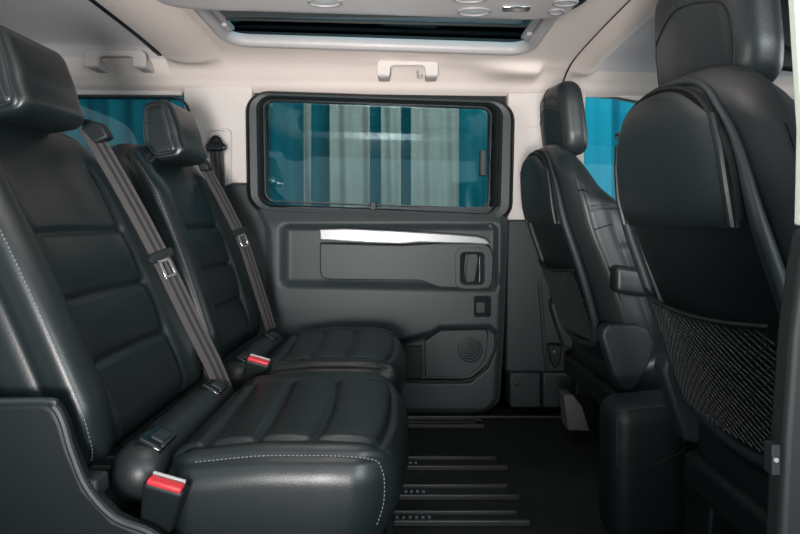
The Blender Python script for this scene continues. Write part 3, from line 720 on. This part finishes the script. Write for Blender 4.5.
    cu = Pad((.25, .235, .075), .05, (.80, Yc, .355), warp=lambda p: p+np.c_[np.zeros(len(p)), np.zeros(len(p)), .06*(p[:, 0]/.25)], step=.014); obj('cushion', cu.mesh(), 'leather', root, smooth=180)
    mb = MB(); box(mb, (.78, Yc, .235), (.50, .44, .07)); obj('seat_frame', mb, 'dark', root, bevel=.015, seg=3)
    for sy in (-.19, .19):
        mb = MB(); slab(mb, [(.465, .19), (.52, .20), (.62, .20), (.62, FL+.03), (.50, FL+.03)], Yc+sy-.02, Yc+sy+.02) if False else slab(mb, [(.56, .21), (1.0, .21), (1.0, FL), (.545, FL)], Yc+sy-.02, Yc+sy+.02); obj('side_pedestal', mb, 'dark', root, bevel=.006)
    return root
fs = front_seat(1.600, 'far front seat seen from behind beside the beige pillar, smaller in the view')
copy_tree(fs, (0, -.765, 0), 'near front seat seen from behind at the right, partly out of frame')

# things at the foot of the front seats
mb = MB(); slab(mb, px([(562, 393), (571, 393), (580, 404), (588, 429), (566, 428)], 1.62), 1.60, 1.66)
tag(obj('floor_bracket', mb, 'foot', loc=P(575, 428, 1.62), bevel=.004), 'pale grey bracket on the floor under the far front seat', 'bracket')
cb = thing('storage_box', (.50, 1.175, FL), 'dark rounded box with a lighter edge line on the floor between the front seats', 'storage box')
bp_ = Pad((.078, .055, .142), .035, (.506, 1.175, .190), warp=lambda p: p+np.c_[np.zeros(len(p)), np.zeros(len(p)), .10*p[:, 0]], step=.01); obj('box_body', bp_.mesh(), 'dark', cb, smooth=180)
mb = MB(); q = cr([(-.078, -.055, .02), (-.078, -.055, .10), (-.074, -.055, .125), (-.05, -.055, .142), (.07, -.055, .142)], 10); tube(mb, bp_.pts(q, .0005), .0024, 6); obj('lid_edge', mb, 'plastic', cb)
mb = MB(); q = lerp_path([(-.078, -.055, .05), (0, -.055, .02), (.078, -.055, .045)], 30); tube(mb, bp_.pts(q, .0), .0018, 5); obj('lid_seam', mb, 'rubber', cb)
# belt stalk on the far pillar foot
bs_ = thing('belt_fitting', P(548, 352, 1.83), 'dark belt end fitting hanging low on the pillar beside the far front seat', 'belt fitting')
mb = MB(); slab(mb, px([(548, 345), (562, 345), (560, 362), (555, 369), (551, 362)], 1.84), 1.835, 1.86); bb = obj('fitting_body', mb, 'dark', bs_, bevel=.004)
mb = MB(); tube(mb, [P(539, 282, 1.87), P(541, 300, 1.87), P(544, 345, 1.87), P(547, 371, 1.87)], .006, 6); obj('belt_cover', mb, 'plastic', bs_)
mb = MB(); disc(mb, P(555, 352, 1.833), .006, .002); obj('bolt', mb, 'rail', bb)

# floor rails
def rail(Y0, Y1, X1, lab, holes=0):
    root = thing('seat_rail', ((X1-1)/2, (Y0+Y1)/2, FL), lab, 'floor rail', 'seat rails set in the floor')
    mb = MB(); box(mb, ((X1-1.2)/2, (Y0+Y1)/2, FL+.002), (X1+1.2, abs(Y1-Y0)-.006, .004)); obj('rail_bed', mb, 'rubber', root)
    for Y in (Y0, Y1):
        mb = MB(); box(mb, ((X1-1.2+(0.02 if Y == Y0 else 0))/2, Y, FL+.006), (X1+1.2+(.02 if Y == Y0 else 0), .007, .012)); obj('rail_edge', mb, 'rail', root, bevel=.002)
    if holes:
        for k in range(holes):
            mb = MB(); box(mb, (-.0+k*.014+(.0 if Y0 > 1.25 else -.02), (Y0+Y1)/2-.0, FL+.005), (.007, .006, .008)); obj('slot', mb, 'stitch', root)
    return root
rail(1.765, 1.79, .245, 'farthest floor rail below the sliding door panel'); 
rail(1.82, 1.838, .245, 'thin floor rail right against the sliding door foot')
rail(1.467, 1.525, .262, 'second floor rail out from the door, about half way across the floor', 4)
rail(1.312, 1.363, .26, 'third floor rail out from the door, with a row of small slots', 5)
rail(1.200, 1.240, .258, 'nearest floor rail at the bottom of the view, with a row of small slots', 7)
# small debris dot on the carpet is left out

# ================================================================ LIGHT
w = bpy.data.worlds.new('world'); SC.world = w; w.use_nodes = True
nt = w.node_tree; bg = nt.nodes['Background']; bg.inputs[0].default_value = (.80, .93, 1.0, 1); bg.inputs[1].default_value = .95
def area(name, loc, target, size, energy, col=(1, 1, 1), sy=None):
    l = bpy.data.lights.new(name, 'AREA'); l.energy = energy; l.color = col; l.size = size
    if sy: l.shape = 'RECTANGLE'; l.size_y = sy
    o = bpy.data.objects.new(name, l); COL.objects.link(o); o.location = loc
    o.rotation_euler = (Vector(target)-Vector(loc)).to_track_quat('-Z', 'Y').to_euler(); return o
area('ceiling_fill', (-.1, .62, 1.09), (-.1, .6201, 1.6), .24, 3.6, (.95, .96, 1))  # added fill under the ceiling, lifts the sheen on the seat tops
lw = area('low_flash_fill', (-.15, -.6, .49), (-.1, 1.9, 1.26), .34, 11.5, (1, .95, .91)); lw.data.spread = math.radians(64)  # added lamp standing in for direct flash, low to avoid window reflections
area('front_daylight', (2.5, .9, .95), (.8, 1.9, 1.15), .9, 20, (1, .98, .96))
area('side_fill', (1.2, -.9, .95), (-.5, 1.2, .6), .48, 26, (.90, .98, 1))  # added fill beyond the near door, brightens the rear seat fronts
area('drape_fill', (0.3, 3.0, 3.0), (0.2, 4.3, .8), 1.5, 220, (1, .98, .95), 4)  # added fill outside the van, brightens the drapes behind the windows

cam = bpy.data.cameras.new('camera'); co = bpy.data.objects.new('camera', cam); COL.objects.link(co)
co.location = (0, 0, EYE); co.rotation_euler = (math.radians(90), 0, 0)
cam.sensor_width = 36; cam.lens = 36*F/800; cam.shift_y = -47/800; cam.clip_start = .02
SC.camera = co
vs_ = SC.view_settings; vs_.view_transform = 'Standard'; vs_.look = 'None'; vs_.gamma = 1; vs_.exposure = -.12; vs_.use_curve_mapping = False
